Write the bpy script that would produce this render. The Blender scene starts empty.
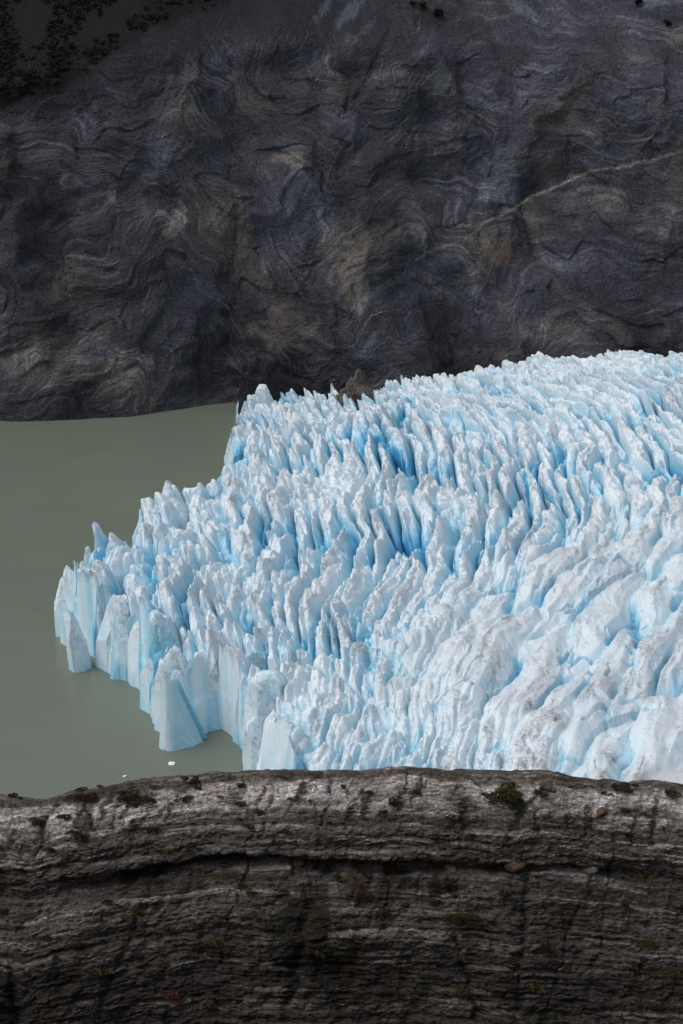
import bpy, bmesh, math, random
import numpy as np
from mathutils import Vector
random.seed(7); RNG = np.random.RandomState(11)
S = bpy.context.scene
C = S.collection

# ------------------------------------------------------------------ camera
F = 1407.0; H = 200.0; PITCH = math.radians(20)
cp, sp = math.cos(PITCH), math.sin(PITCH)
cam = bpy.data.cameras.new('camera'); co = bpy.data.objects.new('camera', cam); C.objects.link(co)
cam.sensor_fit = 'VERTICAL'; cam.sensor_height = 24; cam.lens = 24 * F / 1024
cam.clip_end = 6000; cam.clip_start = 0.1
co.location = (0, 0, H); co.rotation_euler = (math.radians(90) - PITCH, 0, 0)
S.camera = co
S.view_settings.view_transform = 'Standard'; S.view_settings.look = 'None'
S.view_settings.exposure = 0; S.view_settings.gamma = 1

def ray(px, py):
    a = (px - 341.5) / F; b = (512 - py) / F
    return np.array([a, cp + b * sp, -sp + b * cp])
def at_z(px, py, z):
    r = ray(px, py); t = (z - H) / r[2]
    return np.array([0, 0, H]) + r * t
def project(x, y, z):
    dz = z - H
    dep = y * cp - dz * sp
    up = y * sp + dz * cp
    return 341.5 + F * x / dep, 512 - F * up / dep, dep

# ------------------------------------------------------------------ noise
_TAB = np.random.RandomState(5).rand(1 << 20).astype(np.float32)
_GX = np.cos(_TAB * 2 * np.pi); _GY = np.sin(_TAB * 2 * np.pi)
def _ix(ix, iy, iz, s):
    return ((ix.astype(np.int64) * 7919 + iy.astype(np.int64) * 104729 + (iz * 15485863 + s * 32452843)) ^ (ix.astype(np.int64) * 613 ^ iy.astype(np.int64) * 3571 * 17)) & 0xFFFFF
def _h(ix, iy, iz, s):
    return _TAB[_ix(ix, iy, iz, s)]
def vn2(x, y, s=0):
    """gradient noise, about -1..1"""
    xi = np.floor(x); yi = np.floor(y); fx = x - xi; fy = y - yi
    ux = fx * fx * fx * (fx * (fx * 6 - 15) + 10); uy = fy * fy * fy * (fy * (fy * 6 - 15) + 10)
    def g(a, b):
        t = _ix(xi + a, yi + b, 0, s)
        return _GX[t] * (fx - a) + _GY[t] * (fy - b)
    a = g(0, 0); b = g(1, 0); c = g(0, 1); d = g(1, 1)
    return 1.5 * ((a * (1 - ux) + b * ux) * (1 - uy) + (c * (1 - ux) + d * ux) * uy)
def fbm(x, y, s=0, o=4, r=0.5):
    t = 0; a = 1
    for i in range(o):
        t = t + a * vn2(x * 2 ** i + 17.3 * i, y * 2 ** i - 9.1 * i, s + i); a *= r
    return t
def ridged(x, y, s=0, o=4, r=0.5):
    t = 0; a = 1
    for i in range(o):
        t = t + a * (1 - 2 * np.abs(vn2(x * 2 ** i + 7.3 * i, y * 2 ** i + 3.1 * i, s + i))); a *= r
    return t
def sstep(a, b, x):
    t = np.clip((x - a) / (b - a), 0, 1); return t * t * (3 - 2 * t)
def voro(u, v, s, jit=0.85):
    """returns cell id pair, distance to border, seed offset (du,dv)"""
    ui = np.floor(u); vi = np.floor(v)
    b1 = np.full(u.shape, 1e9); sx = np.zeros(u.shape); sy = np.zeros(u.shape)
    cx = np.zeros(u.shape); cy = np.zeros(u.shape)
    for i in (-1, 0, 1):
        for j in (-1, 0, 1):
            a = ui + i; b = vi + j
            px = a + .5 + jit * (_h(a, b, 1, s) - .5); py = b + .5 + jit * (_h(a, b, 2, s) - .5)
            d = (px - u) ** 2 + (py - v) ** 2
            m = d < b1
            b1 = np.where(m, d, b1); sx = np.where(m, px, sx); sy = np.where(m, py, sy)
            cx = np.where(m, a, cx); cy = np.where(m, b, cy)
    bd = np.full(u.shape, 1e9)
    for i in (-2, -1, 0, 1, 2):
        for j in (-2, -1, 0, 1, 2):
            a = cx + i; b = cy + j
            px = a + .5 + jit * (_h(a, b, 1, s) - .5); py = b + .5 + jit * (_h(a, b, 2, s) - .5)
            ex = px - sx; ey = py - sy; L = np.sqrt(ex * ex + ey * ey)
            ok = L > 1e-6
            L = np.where(ok, L, 1)
            d = ((.5 * (px + sx) - u) * ex + (.5 * (py + sy) - v) * ey) / L
            bd = np.where(ok & (d < bd), d, bd)
    return cx, cy, np.maximum(bd, 0), u - sx, v - sy, sx, sy

# ------------------------------------------------------------------ mesh helpers
def tag(o, label=None, cat=None, group=None, kind=None):
    if label: o['label'] = label
    if cat: o['category'] = cat
    if group: o['group'] = group
    if kind: o['kind'] = kind
    return o
def mesh_np(name, co_, quads, attrs, mat, parent=None, smooth=True):
    me = bpy.data.meshes.new(name)
    n = len(co_); m = len(quads); k = quads.shape[1]
    me.vertices.add(n); me.vertices.foreach_set('co', np.ascontiguousarray(co_, dtype=np.float32).ravel())
    me.loops.add(m * k); me.loops.foreach_set('vertex_index', np.ascontiguousarray(quads, dtype=np.int32).ravel())
    me.polygons.add(m); me.polygons.foreach_set('loop_start', np.arange(0, m * k, k, dtype=np.int32))
    me.polygons.foreach_set('loop_total', np.full(m, k, dtype=np.int32))
    me.polygons.foreach_set('use_smooth', np.full(m, smooth))
    for an, av in attrs.items():
        if av.ndim == 1:
            at = me.attributes.new(an, 'FLOAT', 'POINT'); at.data.foreach_set('value', av.astype(np.float32))
        else:
            at = me.attributes.new(an, 'FLOAT_COLOR', 'POINT')
            c4 = np.ones((n, 4), dtype=np.float32); c4[:, :3] = av; at.data.foreach_set('color', c4.ravel())
    me.update(calc_edges=True)
    me.materials.append(mat)
    o = bpy.data.objects.new(name, me); C.objects.link(o)
    if parent: o.parent = parent
    return o
def grid_quads(nu, nv):
    idx = np.arange(nu * nv).reshape(nu, nv)
    return np.stack([idx[:-1, :-1].ravel(), idx[1:, :-1].ravel(), idx[1:, 1:].ravel(), idx[:-1, 1:].ravel()], 1)

# ------------------------------------------------------------------ material helper
class NT:
    def __init__(s, name):
        s.m = bpy.data.materials.new(name); s.m.use_nodes = True; s.t = s.m.node_tree
        s.t.nodes.clear(); s.out = s.n('ShaderNodeOutputMaterial')
        s.b = s.n('ShaderNodeBsdfPrincipled'); s.l(s.b.outputs[0], s.out.inputs[0])
    def n(s, typ, **k):
        a = s.t.nodes.new(typ)
        for q, v in k.items(): setattr(a, q, v)
        return a
    def l(s, a, b): s.t.links.new(a, b)
    def put(s, sock, v):
        if isinstance(v, bpy.types.NodeSocket): s.l(v, sock)
        elif v is not None:
            if isinstance(v, (tuple, list)) and len(v) == 3 and sock.type == 'RGBA': v = (*v, 1)
            sock.default_value = v
    def attr(s, name, out='Fac'):
        a = s.n('ShaderNodeAttribute', attribute_name=name); return a.outputs[out]
    def pos(s): return s.n('ShaderNodeNewGeometry').outputs['Position']
    def mapping(s, v, sc=(1, 1, 1), rot=(0, 0, 0)):
        a = s.n('ShaderNodeMapping'); s.put(a.inputs[0], v); a.inputs['Scale'].default_value = sc
        a.inputs['Rotation'].default_value = rot; return a.outputs[0]
    def noise(s, v, scale, detail=6, rough=.6, dist=0, out=0):
        a = s.n('ShaderNodeTexNoise'); s.put(a.inputs['Vector'], v); a.inputs['Scale'].default_value = scale
        a.inputs['Detail'].default_value = detail; a.inputs['Roughness'].default_value = rough
        a.inputs['Distortion'].default_value = dist; return a.outputs[out]
    def math(s, op, a, b=None, c=None, clamp=False):
        x = s.n('ShaderNodeMath', operation=op, use_clamp=clamp)
        s.put(x.inputs[0], a); s.put(x.inputs[1], b)
        if c is not None: s.put(x.inputs[2], c)
        return x.outputs[0]
    def vmath(s, op, a, b=None, scale=None):
        x = s.n('ShaderNodeVectorMath', operation=op); s.put(x.inputs[0], a)
        if b is not None: s.put(x.inputs[1], b)
        if scale is not None: s.put(x.inputs['Scale'], scale)
        return x.outputs[0]
    def ramp(s, f, pts):
        r = s.n('ShaderNodeValToRGB'); s.put(r.inputs[0], f); e = r.color_ramp.elements
        while len(e) < len(pts): e.new(.5)
        for q, (p, c) in zip(e, pts):
            q.position = p; q.color = (c, c, c, 1) if isinstance(c, (int, float)) else (*c, 1)
        return r.outputs[0]
    def mix(s, f, a, b, typ='MIX'):
        x = s.n('ShaderNodeMix', data_type='RGBA', blend_type=typ)
        s.put(x.inputs[0], f); s.put(x.inputs[6], a); s.put(x.inputs[7], b); return x.outputs[2]
    def bump(s, h, dist, strength=1):
        x = s.n('ShaderNodeBump'); x.inputs['Strength'].default_value = strength
        x.inputs['Distance'].default_value = dist; s.put(x.inputs['Height'], h)
        s.l(x.outputs[0], s.b.inputs['Normal'])
    def fin(s, color, rough=.9, spec=.2):
        s.put(s.b.inputs['Base Color'], color); s.put(s.b.inputs['Roughness'], rough)
        s.put(s.b.inputs['Specular IOR Level'], spec); return s.m

# ------------------------------------------------------------------ light
SUN_EL, SUN_AZ = math.radians(60), math.radians(-105)   # azimuth from +y towards +x
w = bpy.data.worlds.new('World'); S.world = w; w.use_nodes = True
nt = w.node_tree; bg = nt.nodes['Background']
sky = nt.nodes.new('ShaderNodeTexSky'); sky.sky_type = 'NISHITA'; sky.sun_disc = False
sky.sun_elevation = SUN_EL; sky.sun_rotation = SUN_AZ
sky.air_density = 1.0; sky.dust_density = 4.0; sky.ozone_density = 1.0
hsv = nt.nodes.new('ShaderNodeHueSaturation'); hsv.inputs['Saturation'].default_value = .45
nt.links.new(sky.outputs[0], hsv.inputs['Color']); nt.links.new(hsv.outputs[0], bg.inputs[0])
bg.inputs[1].default_value = 0.13
sl = bpy.data.lights.new('sun', 'SUN'); sl.energy = .72; sl.angle = math.radians(28); sl.color = (1, .985, .95)
so = bpy.data.objects.new('sun', sl); C.objects.link(so)
d = Vector((math.sin(SUN_AZ) * math.cos(SUN_EL), math.cos(SUN_AZ) * math.cos(SUN_EL), math.sin(SUN_EL)))
so.rotation_euler = d.to_track_quat('Z', 'Y').to_euler(); so.location = (0, 0, 600)

# ================================================================== LAKE
def make_lake():
    M = NT('silty_water'); p = M.pos()
    n1 = M.noise(M.mapping(p, (.006, .012, 1)), 1, 3, .5)
    n2 = M.noise(M.mapping(p, (.03, .09, 1)), 1, 4, .6)
    c = M.mix(M.math('MULTIPLY', n1, .9), (.140, .163, .126), (.182, .205, .160))
    c = M.mix(M.math('MULTIPLY', n2, .35), c, (.10, .112, .092))
    h = M.math('ADD', M.noise(M.mapping(p, (1, 1.6, 1)), .35, 4, .6), M.math('MULTIPLY', M.noise(p, 1.7, 3, .6), .35))
    M.bump(h, .06, .6)
    m = M.fin(c, .22, .5); M.b.inputs['IOR'].default_value = 1.33
    n = 60
    xs = np.linspace(-1500, 1500, n); ys = np.linspace(20, 1600, n)
    X, Y = np.meshgrid(xs, ys, indexing='ij')
    o = mesh_np('lake', np.stack([X.ravel(), Y.ravel(), X.ravel() * 0], 1), grid_quads(n, n), {}, m)
    tag(o, 'calm grey green silty lake filling the left side beside the ice front', 'lake', kind='structure')
make_lake()

# ================================================================== GLACIER
front0 = [(330,900),(285,830),(262,800),(253,778),(245,758),(238,742),(226,731),(208,727),(188,737),(168,743),(158,738),(153,715),(147,692),(133,681),(112,678),(99,668),(91,655),(76,648),(60,643)]
sil = [(66,592),(80,560),(96,544),(128,548),(134,520),(150,516),(160,486),(186,486),(205,478),(232,462),(230,436),(240,415),(236,395),(240,380)]
poly = [at_z(a, b, 0)[:2] for a, b in front0] + [at_z(a, b, 21)[:2] for a, b in sil]
poly += [np.array(q, float) for q in [(-50, 800), (360, 900), (420, 700), (420, 215), (60, 215)]]
poly = np.array(poly)
def poly_sd(x, y, P):
    best = np.full(x.shape, 1e18); ins = np.zeros(x.shape, bool)
    for i in range(len(P)):
        a = P[i]; b = P[(i + 1) % len(P)]
        ex, ey = b - a; L = ex * ex + ey * ey
        t = np.clip(((x - a[0]) * ex + (y - a[1]) * ey) / L, 0, 1)
        best = np.minimum(best, (x - a[0] - t * ex) ** 2 + (y - a[1] - t * ey) ** 2)
        c = ((a[1] > y) != (b[1] > y))
        xx = a[0] + (y - a[1]) * ex / (ey if abs(ey) > 1e-9 else 1e-9)
        ins ^= c & (x < xx)
    d = np.sqrt(best); return np.where(ins, d, -d)

def base_line(x):
    # y where the mountain foot meets z=0
    return np.interp(x, [-700, -330, -173, -110, -58, -20, 60, 200, 420, 800], [640, 668, 686, 694, 716, 706, 702, 690, 700, 760])
def ice_material():
    M = NT('glacier_ice'); p = M.pos()
    g = M.n('ShaderNodeNewGeometry')
    dep = M.attr('deep'); dirt = M.attr('dirt')
    n = M.noise(p, .35, 6, .65)
    f = M.math('ADD', dep, M.math('MULTIPLY', M.math('SUBTRACT', n, .5), .35))
    col = M.ramp(f, [(0.0, (.76, .83, .875)), (.22, (.68, .81, .885)), (.45, (.50, .75, .87)), (.70, (.30, .64, .82)), (1, (.12, .46, .70))])
    col = M.mix(M.math('MULTIPLY', M.attr('grey'), M.ramp(M.noise(p, .12, 6, .65), [(.3, .45), (.65, 1.0)])), col, (.52, .535, .575))
    # dirt streaks
    n2 = M.noise(M.mapping(p, (.32, .10, .32)), 1, 7, .72, .6)
    n3 = M.noise(p, 1.1, 6, .7)
    dm = M.math('MULTIPLY', M.ramp(n2, [(.46, 0.0), (.62, 1.0)]), M.ramp(n3, [(.40, 0.1), (.60, 1.0)]))
    dm = M.math('MULTIPLY', dm, dirt, clamp=True)
    col = M.mix(M.math('MULTIPLY', dm, .85), col, (.30, .28, .275))
    fl_ = M.ramp(M.noise(M.mapping(p, (1.0, .45, .8)), .8, 9, .82, .8), [(.56, 0.0), (.63, 1.0)])
    col = M.mix(M.math('MULTIPLY', fl_, M.math('MULTIPLY', M.math('ADD', dirt, .35), .75), clamp=True), col, (.20, .185, .18))
    dk = M.attr('dark')
    dk2 = M.math('MULTIPLY', dk, M.ramp(M.noise(p, .55, 7, .75, .5), [(.38, 0.0), (.62, 1.0)]), clamp=True)
    col = M.mix(dk2, col, (.11, .105, .10))
    hh = M.math('ADD', M.noise(p, .9, 7, .7), M.math('MULTIPLY', M.noise(M.mapping(p, (1, 1, .3)), 2.2, 3, .6), .3))
    M.bump(hh, .26, .6)
    m = M.fin(col, .55, .35)
    return m

def make_glacier():
    global GL
    st = 0.44
    xs = np.arange(-125, 262, st); ys = np.arange(262, 812, st * 1.15)
    X, Y = np.meshgrid(xs, ys, indexing='ij'); shp = X.shape
    x = X.ravel(); y = Y.ravel()
    sd = poly_sd(x, y, poly)
    wx = fbm(x / 45, y / 60, 3, 3) * 5; wy = fbm(x / 40, y / 60, 9, 3) * 8
    # fin direction field: h'(y) goes from +.5 (near) to -.35 (far)
    k = np.clip((x + 70) / 170, .12, 1.25)
    yc = 545.
    hc = -(y - yc) ** 2 / 2 * (0.0031) * k
    u = x - hc + wx; v = y + wy
    smoothR = sstep(5, 85, x + (430 - y) * .55) * sstep(470, 400, y - .25 * x)       # smoother lower right
    front = 1 - sstep(0, 75, sd)
    # level A
    su, sv = 6.4, 74.0
    cA = voro(u / su + .22 * fbm(y / 22, x / 60, 21, 2), v / sv, 5)
    rA = _h(cA[0], cA[1], 5, 1); rA2 = _h(cA[0], cA[1], 6, 1); rA3 = _h(cA[0], cA[1], 7, 1)
    # level B
    bu, bv = 3.6, 22.0
    cB = voro((u + .9 * fbm(x / 7, y / 12, 31, 2)) / bu, (v + 2.0 * fbm(x / 9, y / 12, 33, 2)) / bv, 15)
    rB = _h(cB[0], cB[1], 5, 2); rB2 = _h(cB[0], cB[1], 6, 2); rB3 = _h(cB[0], cB[1], 7, 2)
    # level C
    cC = voro((x + .5 * fbm(x / 4, y / 4, 41, 2)) / 2.6, (y + .6 * fbm(x / 4, y / 4, 43, 2)) / 4.5, 25)
    rC = _h(cC[0], cC[1], 5, 3); rC2 = _h(cC[0], cC[1], 6, 3); rC3 = _h(cC[0], cC[1], 7, 3)
    base = 25 + 13 * sstep(0, 330, sd) + 3.0 * fbm(x / 70, y / 90, 51, 3) + 4 * sstep(380, 700, y) * sstep(60, 180, x)
    base = base - 7.5 * sstep(560, 690, y) * sstep(110, 50, x) - 2.5 * sstep(600, 700, y)
    ampA = (1 - .25 * front) * (1 - .25 * sstep(600, 700, y)) * (.5 + .85 * sstep(-.6, .6, fbm(x / 42, y / 60, 61, 3)))
    ampB = (.36 + .30 * front + .75 * sstep(.1, .8, fbm(x / 30, y / 40, 63, 2)))
    def blades(c, su_, sv_, seed, gu, gv, rnd, asym=(1, 1)):
        """every block is cut by four random planes, so it keeps flat faces and sharp edges"""
        a = c[3] * su_; b = c[4] * sv_; h_ = np.full(a.shape, 1e9)
        for i, (sx_, sy_) in enumerate([(1, .3), (-1, -.3), (.25, 1), (-.3, -1)]):
            r1 = _h(c[0], c[1], 20 + i, seed); r2 = _h(c[0], c[1], 30 + i, seed); r3 = _h(c[0], c[1], 40 + i, seed)
            h_ = np.minimum(h_, rnd * r3 - a * sx_ * gu * asym[int(sx_ < 0)] * (.35 + 1.3 * r1) - b * sy_ * gv * (.35 + 1.3 * r2))
        return h_
    dA = cA[2] * su
    capA = np.clip(dA / 1.35, 0, 1)
    ridgeA = blades(cA, su, sv, 51, .82, .07, 1.8, (.6, 1.8)) + 7.0 * (capA ** .9 - 1) + (rA - .5) * 4.2 + 1.0
    dB = cB[2] * bu
    ridgeB = blades(cB, bu, bv, 52, .70, .10, 1.0, (.6, 1.6)) + 2.6 * (np.clip(dB / 1.1, 0, 1) - 1) + (rB - .5) * 3.6 + .6
    dC = cC[2] * 2.6
    ridgeC = .35 * (np.clip(dC / .7, 0, 1) - 1) + (rC - .5) * .6 + cC[3] * 2.6 * (rC2 - .5) * .9 + cC[4] * 4.5 * (rC3 - .5) * .5
    h = ampA * ridgeA + ampB * ridgeB + ridgeC + .18 * fbm(x / 2.5, y / 2.5, 71, 3)
    # chunky blocks close to the calving front
    fs = 12.5
    cF = voro((x + 2.0 * fbm(x / 14, y / 14, 45, 2)) / fs, (y + 2.5 * fbm(x / 14, y / 14, 46, 2)) / (fs * 1.5), 35, .95)
    rF = _h(cF[0], cF[1], 5, 4); rF2 = _h(cF[0], cF[1], 6, 4); rF3 = _h(cF[0], cF[1], 7, 4)
    dF = cF[2] * fs
    hF = blades(cF, fs, fs * 1.5, 53, .75, .45, 3.0, (.6, 1.6)) + 5.0 * (np.clip(dF / 1.6, 0, 1) - 1) + (rF - .5) * 8 + 3.0
    wF = front * .75
    cG = voro((x + 1.5 * fbm(x / 9, y / 9, 47, 2)) / 5.5, (y + 1.5 * fbm(x / 9, y / 9, 48, 2)) / 8.0, 37, .95)
    rG = _h(cG[0], cG[1], 5, 4)
    rub = sstep(.05, .55, fbm(x / 34, y / 34, 49, 3)) * .8      # broken, chaotic zones between the long fins
    hG = blades(cG, 5.5, 8.0, 54, .55, .40, 1.5) + 2.2 * (np.clip(cG[2] * 5.5 / .9, 0, 1) - 1) + (rG - .5) * 5.5 + 1.0
    h = h * (1 - rub) + (hG + .35 * ampA * ridgeA) * rub
    h = h * (1 - .45 * wF) + hF * wF
    # smooth, rounded swells with slanting troughs in the near right corner
    ax, ay = .42, .91
    ua = (x * ay - y * ax) + 3.0 * fbm(x / 30, y / 30, 85, 2); va = (x * ax + y * ay) + 6 * fbm(x / 30, y / 30, 86, 2)
    cR = voro(ua / 11.0, va / 80.0, 45, .9)
    dR = cR[2] * 12.0
    rR = _h(cR[0], cR[1], 5, 6); rR2 = _h(cR[0], cR[1], 6, 6); rR3 = _h(cR[0], cR[1], 7, 6)
    rndR = np.clip(dR / 5.0, 0, 1)
    cS = voro((ua + 1.5 * fbm(x / 8, y / 8, 87, 2)) / 6.0, (va + 3 * fbm(x / 9, y / 9, 88, 2)) / 15.0, 55, .9)
    dS = cS[2] * 6.0; rS = _h(cS[0], cS[1], 5, 7)
    crk = np.clip(1 - dS / .9, 0, 1) * (rS > .60) * 2.6 * sstep(-.2, .5, fbm(x / 20, y / 25, 92, 2))
    hR = 4.4 * (1 - (1 - rndR) ** 1.8) - 3.5 + (rR - .5) * 3.2 + cR[3] * 12 * (rR2 - .7) * .6 + cR[4] * 62 * (rR3 - .5) * .06 - crk + 1.6 * fbm(ua / 12, va / 26, 93, 3)
    hR -= 4.5 * np.clip(1 - dR / 1.1, 0, 1) * sstep(.0, .35, fbm(x / 16, y / 30, 95, 2))
    crk = np.maximum(crk, 2.6 * np.clip(1 - dR / 1.1, 0, 1) * sstep(.0, .35, fbm(x / 16, y / 30, 95, 2)))
    hR += .9 * ridged(ua / 5.5, va / 36, 83, 2) + .10 * ridgeC + blades(cS, 6.0, 15.0, 56, .10, .08, .3) + .5 * (rS - .5)
    smR = np.clip(smoothR * 1.15 + .25 * fbm(x / 12, y / 16, 89, 2) * (smoothR > .02) * (smoothR < .98), 0, 1) * (1 - .7 * front)
    FLAT = np.array([at_z(a, b, 31)[:2] for a, b in [(566, 790), (618, 764), (683, 730), (760, 690), (900, 720), (900, 900), (560, 860)]])
    fl = sstep(-2.0, 3.0, poly_sd(x, y, FLAT) + 1.5 * fbm(x / 9, y / 9, 94, 3))
    h = base + (h * (1 - smR) + .72 * hR * smR) * (1 - .88 * fl) - 1.5 * fl
    # ---- calving front: every block ends in its own flat, steep face
    edge = sd + (rF - .5) * 2.6 + cF[3] * fs * (rF2 - .5) * .7 + cF[4] * fs * 1.5 * (rF3 - .5) * .35 + .8 * fbm(x / 11, y / 11, 91, 2) - .7 * np.clip(1 - dF / 2.5, 0, 1)
    kk = 3.2 + 3.5 * _h(cF[0], cF[1], 8, 4)
    hc_ = (edge + 2.2) * kk + .25 * ridgeC + .12 * ridgeB
    foot = np.clip((edge + 2.2) * 9, -6, 7 + 6 * rF2)                  # the undercut, near vertical foot
    hc_ = np.maximum(hc_, np.minimum(foot, 30)) if False else np.where(hc_ < foot, .5 * hc_ + .5 * foot, hc_)
    e = np.clip(hc_ / np.maximum(h, 5), 0, 1)
    h = np.where(edge > -2.6, np.minimum(h, hc_), -4)
    facets = sstep(1.0, .97, e) * (edge > -2.6)
    # ---- colour fields
    crev = np.clip(1 - capA, 0, 1) ** .8 * ampA * (1 - smR) + .9 * smR * np.clip(crk / 3.4, 0, 1) + .35 * smR * (1 - rndR) + .6 * wF * np.clip(1 - dF / 1.6, 0, 1)
    crevB = np.clip(1 - np.clip(dB / 1.1, 0, 1), 0, 1) * ampB * (1 - smR)
    hs = h - base
    patch = sstep(-.5, .7, fbm(x / 45, y / 60, 101, 3))
    deep = .80 * crev ** 1.5 * (.60 + .45 * patch) + .14 * crevB * patch + .05 * sstep(-3, -12, hs) + .13 * facets * (.2 + 1.0 * rF2 + .5 * rC) + .14 * rB3 * rB3 + .07 * rA3 + .03 * patch
    gx_, gy_ = np.gradient(h.reshape(shp), st, st * 1.15)
    slope = np.hypot(gx_, gy_).ravel()
    deep = deep * .92 + .11 * sstep(.9, 2.6, slope) * (1 - facets) * (.5 + rB2) - .05 + .10 * smR * sstep(.25, .9, slope)
    top = sstep(-3.5, 2.0, hs)
    dirt = top * (.25 + .75 * sstep(-.1, .7, fbm(x / 22, y / 40, 111, 3))) + .30 * smoothR * (sstep(-.2, .6, fbm(x / 30, y / 25, 113, 3)))
    dirt = dirt + .5 * top * sstep(.5, .9, rA2) + .9 * np.exp(-((dB - .9) / .5) ** 2) * sstep(.55, .9, rB2)
    dirt = np.clip(dirt, 0, 1.3) * (1 - .8 * facets)
    grey = np.clip(fl * .9 + smR * (.12 + .40 * sstep(-.1, .7, fbm(ua / 14, va / 40, 115, 3))) + .25 * top * sstep(.1, .8, fbm(x / 35, y / 35, 117, 3)), 0, 1)
    # named dark smudges on the ice near the rock
    dark = np.zeros_like(x)
    for (px, py, r, zz) in [(556, 705, 4.0, 26), (526, 742, 3.2, 26), (540, 745, 3.0, 26), (612, 735, 3.5, 26), (600, 760, 2.5, 26), (605, 752, 3.0, 26), (500, 735, 2.2, 26), (530, 690, 1.6, 26), (447, 745, 2.6, 26), (360, 628, 3.0, 28), (645, 758, 4.0, 26)]:
        q = at_z(px, py, zz + 5)
        dd = np.sqrt((x - q[0]) ** 2 + ((y - q[1]) * .6) ** 2)
        dark = np.maximum(dark, 1.0 * np.exp(-(dd / (r * .62)) ** 2))
    # lean of the towers towards the lake
    lean = (h - base) * .40 * (1 - .6 * smoothR) * (1 - .8 * facets)
    zx = fbm(x / 9, y / 12, 121, 3) * .7 * np.clip(h / 20, 0, 1)
    cx = x - lean * .8 + zx; cy = y - lean * .35 + fbm(x / 8, y / 9, 123, 2) * .6 * np.clip(h / 20, 0, 1)
    co_ = np.stack([cx, cy, h], 1)
    Q = grid_quads(*shp)
    vh = h
    keep = (vh[Q].max(1) > -3.5) & (y[Q[:, 0]] < base_line(x[Q[:, 0]]) + 4 - 22 * sstep(-66, -54, x[Q[:, 0]]) * sstep(30, 20, x[Q[:, 0]]))
    Q = Q[keep]
    mat = ice_material()
    root = bpy.data.objects.new('glacier', None); C.objects.link(root); root.location = (0, 0, 0)
    tag(root, 'pale blue glacier tongue of jagged crevassed ice ending in the grey green lake', 'glacier')
    # the hundred blocks that show largest become parts of their own
    cid = (cA[0].astype(np.int64) + 500) * 10000 + (cA[1].astype(np.int64) + 500)
    fc = cid[Q[:, 0]]
    ctr = co_[Q[:, 0]]
    PX, PY, DP = project(ctr[:, 0], ctr[:, 1], ctr[:, 2])
    vis = (PX > -5) & (PX < 688) & (PY < 790) & (ctr[:, 1] > 300)
    wgt = np.where(vis, 1 / DP ** 2 * (1 + 1.5 * (1 - sstep(0, 30, sd[Q[:, 0]]))), 0)
    uq, inv = np.unique(fc, return_inverse=True)
    sc = np.bincount(inv, wgt)
    top_ids = np.argsort(-sc)[:50]
    rank = np.full(len(uq), -1); rank[top_ids] = np.arange(len(top_ids))
    fr = rank[inv]
    def sub(name, sel):
        q = Q[sel]; used, iv = np.unique(q, return_inverse=True)
        return mesh_np(name, co_[used], iv.reshape(q.shape), dict(deep=deep[used], dirt=dirt[used], dark=dark[used], grey=grey[used]), mat, root, False)
    o = sub('crevassed_ice', fr < 0); o['kind'] = 'stuff'
    order = np.argsort(fr, kind='stable'); frs = fr[order]
    for i in range(len(top_ids)):
        a, b = np.searchsorted(frs, [i, i + 1])
        sub('serac', order[a:b])
    # separate leaning towers that break away along the calving front
    R = np.random.RandomState(9)
    bm = bmesh.new(); bmesh.ops.create_icosphere(bm, subdivisions=5, radius=1); bm.verts.ensure_lookup_table()
    S0 = np.array([v.co[:] for v in bm.verts]); T0 = np.array([[v.index for v in f.verts] for f in bm.faces]); bm.free()
    def tower(px_, py_, r1, r2, hh, ang, seed, blue, lean_=(0, 0)):
        R = np.random.RandomState(seed)
        V = S0.copy()
        V = np.sign(V) * np.abs(V) ** .55
        V /= np.abs(V).max(0)
        for i in range(13):
            if i < 8:
                a_ = i * math.pi / 4 + R.uniform(-.4, .4); n_ = np.array([math.cos(a_), math.sin(a_), R.uniform(-.05, .22)]); d_ = R.uniform(.70, .98)
            else:
                a_ = R.uniform(0, 2 * math.pi); t_ = R.uniform(.5, 1.2); n_ = np.array([math.cos(a_) * math.cos(t_), math.sin(a_) * math.cos(t_), math.sin(t_)]); d_ = R.uniform(.62, .95)
            n_ = n_ / np.linalg.norm(n_)
            k_ = V @ n_ - d_; V = V - np.outer(np.clip(k_, 0, None), n_)
        c_, s_ = math.cos(ang), math.sin(ang)
        V = V * np.array([r1, r2, hh])
        V = np.stack([V[:, 0] * c_ - V[:, 1] * s_, V[:, 0] * s_ + V[:, 1] * c_, V[:, 2]], 1)
        V[:, 0] += lean_[0] * V[:, 2]; V[:, 1] += lean_[1] * V[:, 2]
        nz_ = fbm(V[:, 0] / 2.2 + V[:, 2] / 4, V[:, 1] / 2.2 - V[:, 2] / 3, seed, 4, .6)
        V[:, 0] += .22 * nz_; V[:, 1] -= .22 * nz_; V[:, 2] += .15 * nz_
        V = V + np.array([px_, py_, 0])
        V[:, 2] = np.maximum(V[:, 2], -1.5)
        zz = V[:, 2]
        de = blue * (.25 + .35 * sstep(-.4, .5, fbm(V[:, 0] / 5, zz / 9, seed + 3, 3))) + .30 * sstep(5, 0, zz) + .06
        di = .9 * sstep(hh * .35, hh * .8, zz)
        f_ = T0[(zz[T0].max(1) > -1.4)]
        used, iv = np.unique(f_, return_inverse=True)
        mesh_np('serac', V[used], iv.reshape(f_.shape), dict(deep=de[used], dirt=di[used], dark=di[used] * 0, grey=di[used] * .1), mat, root, False)
    line = np.array([at_z(a, b, 0)[:2] for a, b in front0[3:]])
    seg = np.hypot(*np.diff(line, axis=0).T); arc = np.concatenate([[0], np.cumsum(seg)])
    pos_ = np.arange(2, arc[-1] - 1, 5.2)
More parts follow.
